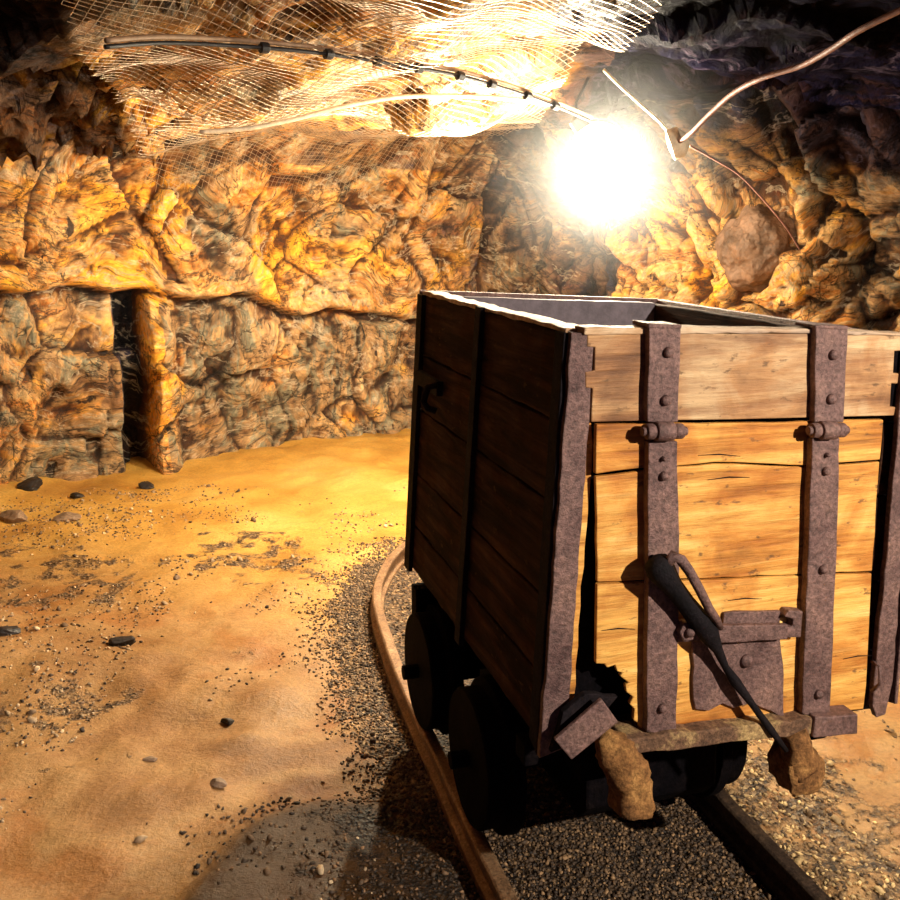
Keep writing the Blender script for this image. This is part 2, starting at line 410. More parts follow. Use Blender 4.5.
# ------------------------------------------------------------------ cart frame of reference and rails
YAW = math.atan2(.287, .958); ORG = Vector((.22, 2.19))
def uv2w(u, v): return Vector((ORG.x + .958 * u - .287 * v, ORG.y + .287 * u + .958 * v))
def w2uv(x, y):
    x -= ORG.x; y -= ORG.y; return (.958 * x + .287 * y, -.287 * x + .958 * y)
LR = [(-.015, -3.2), (-.018, -1.5), (-.019, -.3), (-.018, .359), (-.016, .5), (-.006, .87), (.0, 1.26), (.023, 1.7), (.079, 2.245), (.185, 2.6), (.36, 2.93), (.62, 3.2), (1.1, 3.5), (1.9, 3.75), (3.0, 3.85)]
railL = resample([Vector(p) for p in catmull([tuple(uv2w(*p)) for p in LR], 16)], .05)
railR = []
for i, p in enumerate(railL):
    t = (railL[min(i + 2, len(railL) - 1)] - railL[max(i - 2, 0)]).normalized()
    railR.append(p + Vector((t.y, -t.x)) * .80)
for _ in range(12):
    railR = [railR[0]] + [(railR[i - 1] + railR[i] * 2 + railR[i + 1]) / 4 for i in range(1, len(railR) - 1)] + [railR[-1]]
LA = np.array([tuple(p) for p in railL]); RA = np.array([tuple(p) for p in railR])
def raildist(x, y):
    """signed: distance to left rail line (negative = outside), distance to right rail"""
    dl = np.hypot(LA[:, 0] - x, LA[:, 1] - y); i = int(dl.argmin()); j = min(i + 1, len(LA) - 1); k = max(i - 1, 0)
    t = LA[j] - LA[k]; side = t[0] * (y - LA[i, 1]) - t[1] * (x - LA[i, 0])
    return (float(dl[i]) * (-1 if side > 0 else 1))

# ------------------------------------------------------------------ floor
fx = np.arange(-5.4, 5.2, .035); fy = np.arange(-1.5, 9.8, .035)
SHADOW_AT = (-.33, 2.22)
def shadow_mound(x, y):  # outline of a round-topped cast shadow, raised slightly
    dx = (x - SHADOW_AT[0]) / .40; dy = (y - SHADOW_AT[1]) / .66
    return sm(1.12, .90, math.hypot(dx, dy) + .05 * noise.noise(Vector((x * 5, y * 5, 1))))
def floor_z(x, y, rd=None):
    p = Vector((x, y, 0))
    z = .045 * fbm(p * .8, 3) + .016 * fbm(p * 3.5, 4) + .007 * fbm(p * 12, 3)
    bumps = noise.noise(p * 5.0 + Vector((0, 0, 9)))
    z += .025 * max(0, bumps - .1) * sm(5.5, 3.5, y) * sm(-.1, -.6, x)
    if rd is None: rd = raildist(x, y)
    z -= .02 * sm(-.5, -.1, rd) * sm(1.3, .9, rd)
    if -.2 < rd < 1.0: z = z * .5 - .012
    z += .035 * shadow_mound(x, y)
    z += .12 * sm(-3.0, -4.4, x - (y - 4) * .25)
    return z
FV = []; FZ = []
pn = lambda x, y, s, o: noise.noise(Vector((x * s, y * s, o)))
for x in fx:
    for y in fy:
        x = float(x); y = float(y)
        rd = raildist(x, y) if -1.5 < x < 3.5 else 9
        FV.append((x, y, floor_z(x, y, rd)))
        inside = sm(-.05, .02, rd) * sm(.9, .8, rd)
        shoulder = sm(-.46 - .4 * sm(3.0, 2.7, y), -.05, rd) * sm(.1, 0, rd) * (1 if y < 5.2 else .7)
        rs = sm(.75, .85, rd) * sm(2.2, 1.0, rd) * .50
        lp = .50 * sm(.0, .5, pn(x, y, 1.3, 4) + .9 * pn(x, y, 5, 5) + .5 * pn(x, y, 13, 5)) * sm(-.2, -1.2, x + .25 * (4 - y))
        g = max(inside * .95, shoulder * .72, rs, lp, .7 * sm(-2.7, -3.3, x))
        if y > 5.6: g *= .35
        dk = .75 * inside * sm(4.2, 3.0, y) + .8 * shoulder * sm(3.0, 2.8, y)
        dk = max(dk, .92 * shadow_mound(x, y))  # cast shadow painted into the floor colour
        gold = sm(3.6, 5.2, y + .35 * x + .2 * pn(x, y, .8, 2)) * sm(2.2, .5, x)
        FZ.append((g, dk, gold, 1))
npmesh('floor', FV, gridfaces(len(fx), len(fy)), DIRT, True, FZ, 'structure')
floor_bvh = BVHTree.FromPolygons(FV, [tuple(int(k) for k in f) for f in gridfaces(len(fx), len(fy))])
def gz(x, y):
    h = floor_bvh.ray_cast(Vector((x, y, 1.5)), Vector((0, 0, -1))); return h[0].z if h[0] else 0

# gravel, too many to count
ICO_V = np.array([(0, 0, -1), (.72, -.53, -.45), (-.28, -.85, -.45), (-.89, 0, -.45), (-.28, .85, -.45), (.72, .53, -.45), (.28, -.85, .45), (-.72, -.53, .45), (-.72, .53, .45), (.28, .85, .45), (.89, 0, .45), (0, 0, 1)])
ICO_F = np.array([(0, 1, 2), (1, 0, 5), (0, 2, 3), (0, 3, 4), (0, 4, 5), (1, 5, 10), (2, 1, 6), (3, 2, 7), (4, 3, 8), (5, 4, 9), (1, 10, 6), (2, 6, 7), (3, 7, 8), (4, 8, 9), (5, 9, 10), (6, 10, 11), (7, 6, 11), (8, 7, 11), (9, 8, 11), (10, 9, 11)])
def scatter(pts, name, mat):
    V = []; F = []; n = 0
    for x, y, s in pts:
        z = gz(x, y)
        R = np.linalg.qr(np.random.randn(3, 3))[0]
        v = ICO_V * (1 + .28 * np.random.randn(12, 1)) * np.array([1, .8, .6]) * s
        v = v @ R.T; v[:, 2] *= .8; v += (x, y, z + s * .2)
        V.append(v); F.append(ICO_F + n); n += 12
    return npmesh(name, np.concatenate(V), np.concatenate(F), mat, False)
R_ = random.Random(3)
p1 = []; 
while len(p1) < 13000:
    u = R_.uniform(-.02, .80); v = R_.uniform(-.35, 3.6) if R_.random() < .35 else R_.uniform(-.3, 1.0)
    w = uv2w(u, v); rd = raildist(w.x, w.y)
    if .03 < rd < .77: p1.append((w.x, w.y, R_.uniform(.003, .0085) * (1.5 if R_.random() < .06 else 1)))
g1 = scatter(p1, 'gravel', mat_stone('ballast_stone', (.016, .009, .006), (.08, .045, .024), (.20, .115, .055)))
tag(g1, 'dark crushed gravel spread between the two rails under the cart', 'gravel', kind='stuff')
p2 = []
while len(p2) < 11000:
    x = R_.uniform(-1.3, .3); y = R_.uniform(2.2, 5.6); rd = raildist(x, y)
    wd = sm(3.0, 2.7, y)
    if rd > -.03 or rd < -.5 - .35 * wd: continue
    if R_.random() > (1 + rd / (.36 + .5 * wd)) * .9 + .35 * pn(x, y, 4, 1): continue
    p2.append((x, y, R_.uniform(.003, .009) * (1.7 if R_.random() < .05 else 1)))
p2b = [q for q in p2 if q[1] < 2.95 and (shadow_mound(q[0], q[1]) < .5 or R_.random() < .18)]; p2 = [q for q in p2 if q[1] >= 2.95]
DKS = mat_stone('dark_shoulder_stone', (.016, .009, .006), (.07, .04, .022), (.18, .10, .05))  # darker copy of the shoulder stones for the painted shadow area
tag(scatter(p2b, 'gravel', DKS), 'darker gravel beside the left rail at the bottom of the picture', 'gravel', kind='stuff')
g2 = scatter(p2, 'gravel', mat_stone('shoulder_stone', (.025, .015, .010), (.13, .078, .042), (.34, .22, .12)))
tag(g2, 'loose gravel strip along the outer side of the left rail where it curves', 'gravel', kind='stuff')
p3 = []
while len(p3) < 5000:
    x = R_.uniform(-3.4, -.2); y = R_.uniform(2.3, 6.6)
    if x < -2.8 and y > 6.1 + (x + 3.2) * .9: continue
    dens = sm(.05, .38, pn(x, y, 2.3, 6)) * .9 + .9 * sm(-.05, .35, pn(x, y, 1.1, 4)) * sm(-1.2, -2.0, x) + .004
    if R_.random() > dens * sm(.1, -.8, x + .1): continue
    p3.append((x, y, R_.uniform(.003, .010) * (2.2 if R_.random() < .04 else 1)))
g3 = scatter(p3, 'grit', mat_stone('floor_grit', (.03, .018, .014), (.20, .12, .07), (.5, .36, .22)))
tag(g3, 'scattered grit and pebbles over the bare orange floor left of the track', 'grit', kind='stuff')
p4 = []
while len(p4) < 9000:
    u = R_.uniform(.84, 2.2); v = R_.uniform(-.5, 2.6)
    if R_.random() > .25 + .9 * pn(u, v, 2.5, 3) + .35 * sm(1.3, .85, u): continue
    w = uv2w(u, v); p4.append((w.x, w.y, R_.uniform(.003, .010) * (2 if R_.random() < .04 else 1)))
g4 = scatter(p4, 'gravel', mat_stone('side_stone', (.05, .028, .015), (.26, .15, .065), (.56, .38, .17)))
tag(g4, 'pale brown gravel on the ground outside the right rail', 'gravel', kind='stuff')

# rails
def rail(pts, label, mt=None):
    prof = [(-.032, -.03), (-.032, 0), (-.011, .012), (-.011, .042), (-.023, .05), (-.023, .068), (-.016, .074), (.016, .074), (.023, .068), (.023, .05), (.011, .042), (.011, .012), (.032, 0), (.032, -.03)]
    n = len(prof); m = MB(); vs = []
    for i, p in enumerate(pts):
        t = (pts[min(i + 1, len(pts) - 1)] - pts[max(i - 1, 0)]).normalized(); r = Vector((t.y, -t.x))
        j = .0015 * noise.noise(Vector((i * .7, 0, 0)))
        for a, z in prof: vs.append((p.x + r.x * (a + j), p.y + r.y * (a + j), z + j))
    fs = [(i * n + j, i * n + (j + 1) % n, (i + 1) * n + (j + 1) % n, (i + 1) * n + j) for i in range(len(pts) - 1) for j in range(n)]
    fs += [tuple(range(n)), tuple(range((len(pts) - 1) * n, len(pts) * n))[::-1]]
    m.add(vs, fs); o = m.build('rail', mt or RAILM, None, .002); tag(o, label, 'rail')
rail(railL, 'worn steel rail curving out on the left side of the mine cart')
rail([p for p in railR], 'dark rusty steel rail running from under the cart to the lower right corner', RAILD)

# ------------------------------------------------------------------ the mine cart
cart = empty('mine_cart', (ORG.x, ORG.y, 0), YAW)
tag(cart, 'old wooden mine cart with rusty iron straps standing on the narrow rails', 'mine cart')
Wd, Hh, Ln = .985, 1.02, 1.34
def bx(a, v, h): return (a + .055 * h, v, .58 + h - .055 * a)       # the racked body
def fr(u, z, v):                                                  # front plane; outlines were measured on v = 0, so a proud part is drawn in a little
    k = FV_[0] / 2.035
    return (u + (u + .84) * k, v, z + (z - 1.85) * k)
FV_ = [0]
def rough(poly, step=.045, amp=.0025, seed=1):
    r = random.Random(seed); out = []
    for (a, b), (c, d) in zip(poly, poly[1:] + poly[:1]):
        L = math.hypot(c - a, d - b); k = max(1, int(L / step)); nx, ny = -(d - b) / L, (c - a) / L
        for j in range(k):
            e = 0 if j == 0 else r.uniform(-amp, amp)
            out.append((a + (c - a) * j / k + nx * e, b + (d - b) * j / k + ny * e))
    return out
# left and right sides: horizontal boards
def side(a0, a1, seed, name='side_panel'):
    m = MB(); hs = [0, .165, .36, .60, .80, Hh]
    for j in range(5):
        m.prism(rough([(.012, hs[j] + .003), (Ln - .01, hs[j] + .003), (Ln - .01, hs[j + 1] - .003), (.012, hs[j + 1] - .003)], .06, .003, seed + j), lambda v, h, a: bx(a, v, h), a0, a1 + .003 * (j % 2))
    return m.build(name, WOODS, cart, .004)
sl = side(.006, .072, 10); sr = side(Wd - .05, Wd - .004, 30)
# pale worn capping along the left top edge and other rims
m = MB(); m.prism(rough([(.02, Hh - .002), (Ln - .02, Hh - .002), (Ln - .02, Hh + .012), (.02, Hh + .010)], .05, .003, 5), lambda v, h, a: bx(a, v, h), .004, .074); m.build('rim', WOODT, cart, .003)['label'] = 'pale worn top edge of the left side'
m = MB(); m.box((0, Ln - .004, Hh - .02), (Wd, Ln + .012, Hh + .014), bx); m.box((Wd - .01, .0, Hh - .02), (Wd + .012, Ln, Hh + .012), bx); m.build('rim', IRON, cart, .003)
# lit end of the left side boards beside the front post, painted in brighter wood
m = MB(); m.prism(rough([(.060, .0), (.088, .0), (.084, .3), (.09, .7), (.078, .86), (.06, .86)], .05, .003, 8), lambda a, h, v: bx(a, v, h), .004, .03); m.build('edge_strip', WOOD, cart, .003)
# rear panel
m = MB()
for j, (h0, h1) in enumerate(((0, .34), (.345, .68), (.685, Hh))):
    m.prism(rough([(.07, h0), (Wd - .05, h0), (Wd - .05, h1), (.07, h1)], .06, .002, 50 + j), lambda a, h, v: bx(a, v, h), Ln - .06, Ln - .01)
m.build('rear_panel', mat_plain('weathered_grey_wood', (.13, .10, .12), .7), cart, .004)
# bottom
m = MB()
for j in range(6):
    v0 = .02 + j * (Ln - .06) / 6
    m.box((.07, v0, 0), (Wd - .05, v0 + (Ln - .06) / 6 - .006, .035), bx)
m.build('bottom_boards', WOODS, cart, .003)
# front fixed board with notched ends
fb = [(.122, 1.384), (.128, 1.384), (.3, 1.378), (.5, 1.368), (.8, 1.357), (1.0, 1.349),
      (1.004, 1.372), (.986, 1.374), (.986, 1.436), (1.006, 1.434), (1.008, 1.462), (.990, 1.464), (.990, 1.522), (1.012, 1.522), (1.016, 1.562),
      (.8, 1.574), (.5, 1.584), (.3, 1.592), (.108, 1.598), (.108, 1.566), (.128, 1.564), (.128, 1.508), (.104, 1.506), (.106, 1.468), (.124, 1.466), (.122, 1.404)]
m = MB(); m.prism(fb, fr, -.018, .03); m.build('front_board', WOODF, cart, .003)
m = MB(); m.prism([(.098, 1.385), (.14, 1.385), (.14, 1.59), (.098, 1.59)], fr, -.008, -.004); m.build('joint_gap', WHL, cart); m = MB(); m.prism([(.975, 1.355), (1.02, 1.355), (1.02, 1.55), (.975, 1.55)], fr, -.008, -.004); m.build('joint_gap', WHL, cart)
m = MB(); m.prism(rough([(.10, 1.594), (.4, 1.588), (.7, 1.578), (1.03, 1.56), (1.03, 1.568), (.7, 1.590), (.4, 1.604), (.10, 1.612)], .04, .002, 3), fr, -.024, .034); m.build('rim', WOODT, cart, .003)['label'] = 'weathered top edge of the front board'
# door: three boards on two hinge straps
door = MB()
door.prism(rough([(.136, 1.256), (.30, 1.262), (.46, 1.262), (.74, 1.233), (.963, 1.232), (.967, 1.340), (.72, 1.350), (.42, 1.362), (.136, 1.378)], .05, .002, 2), fr, -.022, -.006)
door.prism(rough([(.146, .985), (.5, .958), (.958, .925), (.962, 1.227), (.74, 1.228), (.46, 1.257), (.30, 1.257), (.136, 1.250)], .05, .002, 3), fr, -.019, -.006)
rot = [(.276, .572), (.6, .560), (.955, .532), (.960, .60), (.957, .919), (.5, .952), (.146, .979), (.147, .775), (.170, .771), (.178, .760), (.199, .764), (.206, .746), (.221, .741), (.214, .733), (.238, .712), (.229, .706), (.233, .688), (.252, .672), (.242, .655), (.256, .640), (.254, .61), (.270, .598)]
door.prism(rough(rot, .12, .0012, 4), fr, -.021, -.006)
dr = door.build('door', WOOD, cart, .003)
m = MB(); m.prism([(.075, .56), (1.0, .53), (1.03, 1.36), (.12, 1.40)], fr, .05, .06); m.build('inner_shade_sheet', WHL, cart)  # black sheet added behind the door so the gap reads as shade
# crack lines
for a, b in (((.40, 1.289), (.52, 1.278)), ((.43, 1.225), (.55, 1.222)), ((.86, .70), (.955, .697)), ((.5, .905), (.6, .898)), ((.15, .87), (.24, .862))):
    m = MB(); m.tube([(a[0], -.0222, a[1]), ((a[0] + b[0]) / 2, -.0222, (a[1] + b[1]) / 2 + .004), (b[0], -.0222, b[1])], [.0008, .0018, .0006], 5); m.build('crack', IROND, dr)
def bolt(u, z, v, parent, r=.013, mat=IRON):
    FV_[0] = v; u, v, z = fr(u, z, v)
    m = MB(); m.lathe([(r * 1.02, 0), (r, -.006), (r * .85, -.011), (r * .45, -.0145), (.0005, -.015)], (u, v, z), (0, 1, 0), 14); return m.build('bolt', mat, parent, 0, True)
def strap(polys, v0, v1, name, parent, seed):
    m = MB()
    for p in polys: m.prism(rough(p, .04, .0018, seed), fr, v0, v1)
    return m.build(name, IRON, parent, .003)
def knuckle(u, z):
    FV_[0] = -.06; u, _, z = fr(u, z, 0)
    m = MB()
    for a, b, r in ((-.052, -.030, .019), (-.027, .020, .024), (.023, .046, .019)):
        m.lathe([(r * .9, a), (r, a + .004), (r, b - .004), (r * .9, b)], (u, -.058, z), (1, 0, -.05), 18)
    m.lathe([(.011, -.062), (.011, .056)], (u, -.058, z), (1, 0, -.05), 12)
    return m.build('hinge_knuckle', IRON, cart, .001, True)
s = strap([[(.272, 1.375), (.356, 1.370), (.356, 1.606), (.270, 1.612)]], -.042, -.018, 'hinge_strap', cart, 1)
for u, z in ((.322, 1.545), (.318, 1.427)): bolt(u, z, -.042, s)
strap([[(.268, 1.606), (.358, 1.601), (.358, 1.611), (.268, 1.617)]], -.044, .04, 'strap_top', cart, 1)
s = strap([[(.292, .572), (.33, .562), (.378, .560), (.372, 1.0), (.356, 1.322), (.276, 1.326), (.284, 1.0)]], -.048, -.022, 'hinge_strap', cart, 2)
for u, z in ((.318, 1.238), (.332, .632), (.315, 1.262 + .02)): bolt(u, z, -.048, s, .011 if z < 1.27 else .006)
s = strap([[(.752, 1.345), (.842, 1.340), (.840, 1.588), (.742, 1.594)]], -.042, -.018, 'hinge_strap', cart, 3)
for u, z in ((.797, 1.520), (.797, 1.405)): bolt(u, z, -.042, s)
strap([[(.74, 1.590), (.842, 1.583), (.842, 1.593), (.74, 1.599)]], -.044, .04, 'strap_top', cart, 3)
s = strap([[(.757, .548), (.80, .535), (.845, .536), (.842, .95), (.832, 1.300), (.748, 1.304), (.752, .95)]], -.048, -.022, 'hinge_strap', cart, 4)
for u, z in ((.792, 1.215), (.797, .948), (.803, .60), (.792, 1.258)): bolt(u, z, -.048, s, .011 if z < 1.25 else .006)
knuckle(.322, 1.349); knuckle(.798, 1.322)
# corner posts
m = MB()
m.prism(rough([(-.006, -.02), (.062, -.0), (.065, .84), (.064, Hh), (.004, Hh + .004)], .04, .0025, 6), lambda a, h, v: bx(a, v, h), -.016, .010)
m.build('corner_post', IRON, cart, .003)
m = MB(); m.prism(rough([(.0, -.02), (.055, 0), (.055, Hh), (.0, Hh)], .05, .002, 7), lambda v, h, a: bx(a, v, h), -.008, .005)
m.build('post_flange', IROND, cart, .003)
m = MB(); m.prism(rough([(.986, .535), (1.000, .500), (1.030, .505), (1.048, .60), (1.060, 1.2), (1.062, 1.55), (1.028, 1.552), (1.020, 1.42), (1.006, 1.0), (.990, .70)], .04, .0025, 9), fr, -.03, -.010)
m.prism([(-.03, .55), (.05, .53), (.05, 1.54), (-.03, 1.55)], lambda v, z, u: (u + .03 * (z - .5), v, z), 1.030, 1.040)
m.build('corner_post', IRON, cart, .003)
# bands on the left and right side, rear corner irons
for a0, a1 in ((-.010, .006), (Wd - .004, Wd + .012)):
    m = MB(); m.prism(rough([(.635, -.02), (.685, -.02), (.66, Hh + .01), (.61, Hh + .01)], .06, .002, 3), lambda v, h, a: bx(a, v, h), a0, a1); m.build('side_band', IROND, cart, .002)
    m = MB(); m.prism(rough([(Ln - .07, -.01), (Ln, -.01), (Ln, Hh), (Ln - .07, Hh)], .06, .002, 3), lambda v, h, a: bx(a, v, h), a0, a1); m.build('corner_post', IROND, cart, .002)
# iron loop bracket on the left side, near the back
m = MB()
m.box((-.022, .98, .70), (.0, 1.26, .75), bx)
m.tube([bx(-.02, .98, .74), bx(-.05, .99, .73), bx(-.06, 1.0, .68), bx(-.05, .99, .66), bx(-.02, .98, .65)], .012, 8)
m.build('side_bracket', IROND, cart, .002)
# bumper beam below the door
m = MB(); m.prism(rough([(.215, .520), (.5, .505), (.80, .484), (.80, .530), (.5, .548), (.235, .562)], .035, .004, 12), fr, -.065, .03)
m.build('bumper_beam', BEAM, cart, .004)
m = MB(); m.prism(rough([(.795, .474), (.94, .462), (.938, .520), (.80, .533)], .04, .002, 13), fr, -.075, .03); m.build('beam_end_iron', IRON, cart, .004)
m = MB(); m.prism([(.040, .592), (.165, .680), (.212, .612), (.086, .532)], fr, -.085, -.072); m.build('corner_plate', IRON, cart, .003)
m = MB(); m.prism(rough([(.03, .56), (.12, .58), (.21, .68), (.12, .70), (.06, .66)], .03, .003, 5), fr, -.05, -.03); m.build('plate_bracket', IROND, cart, .003)
# the two lumpy wooden buffers
def lump(path, rad, name, seed):
    FV_[0] = -.06; path = [fr(u, z, v) for u, v, z in path]
    m = MB(); n = 20; vs = []; k = len(path)
    for i, (u, v, z) in enumerate(path):
        t = Vector(path[min(i + 1, k - 1)]) - Vector(path[max(i - 1, 0)]); t.normalize()
        a = t.cross(Vector((0, 1, 0)) if abs(t.y) < .8 else Vector((0, 0, 1))).normalized(); b = a.cross(t).normalized()
        for j in range(n):
            th = 2 * math.pi * j / n; cx_, cy_ = math.cos(th), math.sin(th)
            q = (abs(cx_) ** 4 + abs(cy_) ** 4) ** (-.25)
            r = rad[i] * q; d = a * cx_ * r + b * cy_ * r
            P = Vector((u, v, z)) + d
            P += d.normalized() * (.012 * noise.noise(P * 22 + Vector((seed, 0, 0))) + .007 * noise.noise(P * 60))
            vs.append(P)
    fs = [(i * n + j, i * n + (j + 1) % n, (i + 1) * n + (j + 1) % n, (i + 1) * n + j) for i in range(k - 1) for j in range(n)]
    fs += [tuple(range(n))[::-1], tuple(range((k - 1) * n, k * n))]
    m.add(vs, fs); return m.build(name, RUST, cart, .0, True)
def dense(P, R, k=6):
    out = []; rr = []
    for i in range(len(P) - 1):
        for j in range(k):
            t = j / k; out.append(tuple(P[i][q] + (P[i + 1][q] - P[i][q]) * t for q in range(3))); rr.append(R[i] + (R[i + 1] - R[i]) * t)
    out.append(P[-1]); rr.append(R[-1]); return out, rr
lump(*dense([(.175, -.04, .575), (.205, -.05, .535), (.235, -.055, .49), (.252, -.06, .43), (.250, -.06, .375), (.248, -.06, .362)], [.02, .048, .05, .048, .045, .028], 5), 'buffer', 1)
lump(*dense([(.772, -.085, .375), (.772, -.075, .375), (.772, -.03, .378), (.772, .02, .38)], [.035, .052, .056, .05], 6), 'buffer', 5)
lump(*dense([(.735, -.05, .50), (.752, -.055, .44), (.77, -.05, .39)], [.03, .036, .04], 5), 'buffer_bracket', 8)
# lock plate, latch bar, nut, lever
m = MB(); m.prism(rough([(.424, .640), (.432, .612), (.47, .602), (.51, .616), (.545, .598), (.60, .605), (.66, .572), (.700, .545), (.690, .70), (.674, .800), (.674, .848), (.505, .862), (.503, .800), (.418, .795)], .03, .003, 21), fr, -.032, -.021); lp = m.build('lock_plate', IRON, cart, .002)
bolt(.575, .725, -.032, lp, .017)
m = MB(); m.prism(rough([(.448, .786), (.70, .766), (.70, .806), (.448, .836)], .04, .001, 22), fr, -.062, -.046)
m.prism(rough([(.690, .772), (.742, .766), (.744, .838), (.70, .846), (.688, .83), (.715, .82), (.715, .80), (.69, .80)], .03, .001, 23), fr, -.052, -.022)
m.build('latch_bar', IRON, cart, .003)
m = MB(); m.prism([(.404 + .026 * math.cos(q * math.pi / 3), .825 + .028 * math.sin(q * math.pi / 3)) for q in range(6)], fr, -.068, -.04); m.prism([(.372, .80), (.44, .796), (.44, .855), (.376, .858)], fr, -.05, -.038)
nut = m.build('nut', IRON, cart, .003); bolt(.404, .825, -.068, nut, .012)
def FRP(u, v, z): FV_[0] = v; return fr(u, z, v)
shadow_rod = MB()
shadow_rod.tube([FRP(*q) for q in [(.298, -.075, 1.03), (.306, -.078, 1.02), (.318, -.078, .998), (.350, -.078, .955), (.39, -.075, .905), (.43, -.072, .855), (.462, -.07, .812), (.49, -.068, .765), (.515, -.06, .715), (.545, -.06, .672), (.60, -.066, .60), (.66, -.072, .52), (.712, -.078, .452)]], [.016, .032, .036, .026, .024, .028, .026, .013, .009, .014, .009, .010, .006], 12)
lever_shadow = shadow_rod.build('lever_shadow', LEVSH, cart, 0, True)  # dark rod modelled in place of the handle's cast shadow
m = MB(); m.tube([FRP(*q) for q in [(.335, -.065, .985), (.338, -.09, 1.012), (.353, -.105, 1.030), (.375, -.110, 1.018), (.40, -.112, .985), (.43, -.110, .935), (.46, -.10, .88), (.485, -.09, .845), (.495, -.07, .825)]], [.010, .013, .014, .0135, .0125, .012, .0115, .010, .008], 12)
m.build('lever_handle', IRON, lever_shadow, 0, True)
# staple and hook at the right edge of the door
m = MB(); m.tube([(.955, -.02, .80 - .12), (.955, -.05, .68), (.958, -.052, .63), (.950, -.03, .60)], .005, 6); m.build('staple', IRON, cart, 0, True)
# underframe
m = MB()
for u in (.13, .80): m.box((u, .04, .44), (u + .07, Ln - .04, .575 - .055 * u))
for v in (.10, 1.20): m.box((.0, v, .47 if v < 1 else .26), (1.0, v + .07, .525))  # rear crossbeam deepened to block lamp light under the cart
m.build('underframe', WHL, cart, .004)
m = MB(); m.prism([(.24, .50), (.24, .22), (.30, .16), (1.22, .16), (1.28, .22), (1.28, .50)], lambda v, z, u: (u, v, z), .24, .66); m.build('light_blocker_box', WHL, cart, .01)  # unseen box added to block light and keep the ground below dark
def wheel(u, v):
    m = MB(); c = (u, v, .275); R0 = .2
    m.lathe([(R0 - .035, -.015), (R0 - .005, -.015), (R0, -.008), (R0 - .002, .042), (R0 + .022, .054), (R0 + .024, .09), (R0 - .03, .096), (R0 - .04, .05)], c, (1 if u < .4 else -1, 0, 0), 48)
    m.lathe([(.05, -.01), (.055, -.01), (.055, .09), (.05, .09)], c, (1 if u < .4 else -1, 0, 0), 24)
    sg = 1 if u < .4 else -1
    m.lathe([(R0 - .03, .030 * 1), (R0 - .03, .05)], c, (sg, 0, 0), 48)
    for q in range(6):
        th = q * math.pi / 3
        d = Vector((0, math.cos(th), math.sin(th)))
        m.tube([Vector(c) + Vector((sg * .03, 0, 0)) + d * .04, Vector(c) + Vector((sg * .03, 0, 0)) + d * (R0 - .02)], .018, 8)
    m.build('wheel', WHL, cart, .002)
for v in (.50, 1.08):
    wheel(-.012, v); wheel(.79, v)
    m = MB(); m.tube([(-.08, v, .275), (.86, v, .275)], .025, 12); m.build('axle', WHL, cart)
    for u in (.13, .80):
        m = MB(); m.prism([(v - .09, .45), (v + .09, .45), (v + .05, .24), (v - .05, .24)], lambda p, q, d: (d, p, q), u, u + .06); m.build('axle_box', WHL, cart, .004)

# ------------------------------------------------------------------ wire mesh on the roof
def net(x0, x1, y0, y1, cell, lab, mask, drop=.035, r=.0016):
    nx = int((x1 - x0) / cell * 2); ny = int((y1 - y0) / (cell * .75))
    Z = np.zeros((nx + 1, ny + 1))
    for i in range(0, nx + 1):
        for j in range(0, ny + 1):
            Z[i, j] = roof(x0 + i * cell / 2, y0 + j * cell * .75)
    # hang from the lowest points: local minimum then smooth
    M = Z.copy()
    for k in range(2):
        Pd = np.pad(M, 1, 'edge'); M = np.min([Pd[a:a + M.shape[0], b:b + M.shape[1]] for a in range(3) for b in range(3)], 0)
    for k in range(14):
        Pd = np.pad(M, 1, 'edge'); M = np.mean([Pd[a:a + M.shape[0], b:b + M.shape[1]] for a in range(3) for b in range(3)], 0)
    M -= drop
    def P(i, j):
        x = x0 + i * cell / 2; y = y0 + j * cell * .75
        q = Vector((x, y, 0)); 
        return Vector((x + .03 * noise.noise(q * 2), y + .05 * noise.noise(q * 2 + Vector((4, 4, 0))), M[i, j] + .008 * noise.noise(q * 3)))
    V = []; F = []
    def wire(a, b):
        t = (b - a).normalized(); u_ = t.cross(Vector((0, 0, 1))).normalized(); w_ = t.cross(u_)
        n = len(V)
        for p in (a, b):
            for th in (0, 2.094, 4.189): V.append(tuple(p + u_ * math.cos(th) * r + w_ * math.sin(th) * r))
        for j in range(3): F.append((n + j, n + (j + 1) % 3, n + 3 + (j + 1) % 3, n + 3 + j))
    for i in range(nx):
        for j in range(ny):
            if not mask(x0 + i * cell / 2, y0 + j * cell * .75) or M[i, j] < 2.13: continue
            if (i + j) % 2 == 0: wire(P(i, j), P(i + 1, j + 1))
            else: wire(P(i + 1, j), P(i, j + 1))
    o = npmesh('wire_mesh', V, F, WIRE, False); tag(o, lab, 'wire mesh'); return M
def cabline(x): return 3.25 + .62 * (x + 1.2) if x > -1.2 else 3.25 + .10 * (x + 1.2)
net(-2.3, .75, 2.3, 5.0, .048, 'rusty diamond wire mesh hung across the roof above the long black cable', lambda x, y: y < 3.45 + .45 * (x + 1.3) and y < 4.6 and x > -1.22 - .25 * (y - 3.0) + .1 * noise.noise(Vector((y * 3, 0, 0))))
net(-2.3, .62, 3.1, 8.3, .050, 'rusty diamond wire mesh draped from the cable down onto the upper left wall', lambda x, y: y > 3.38 + .45 * (x + 1.3) and x > -1.22 - .25 * (y - 3.0) and roof(x, y) > 2.2 and y < 7.9 - .5 * max(0, x + .2), .05)

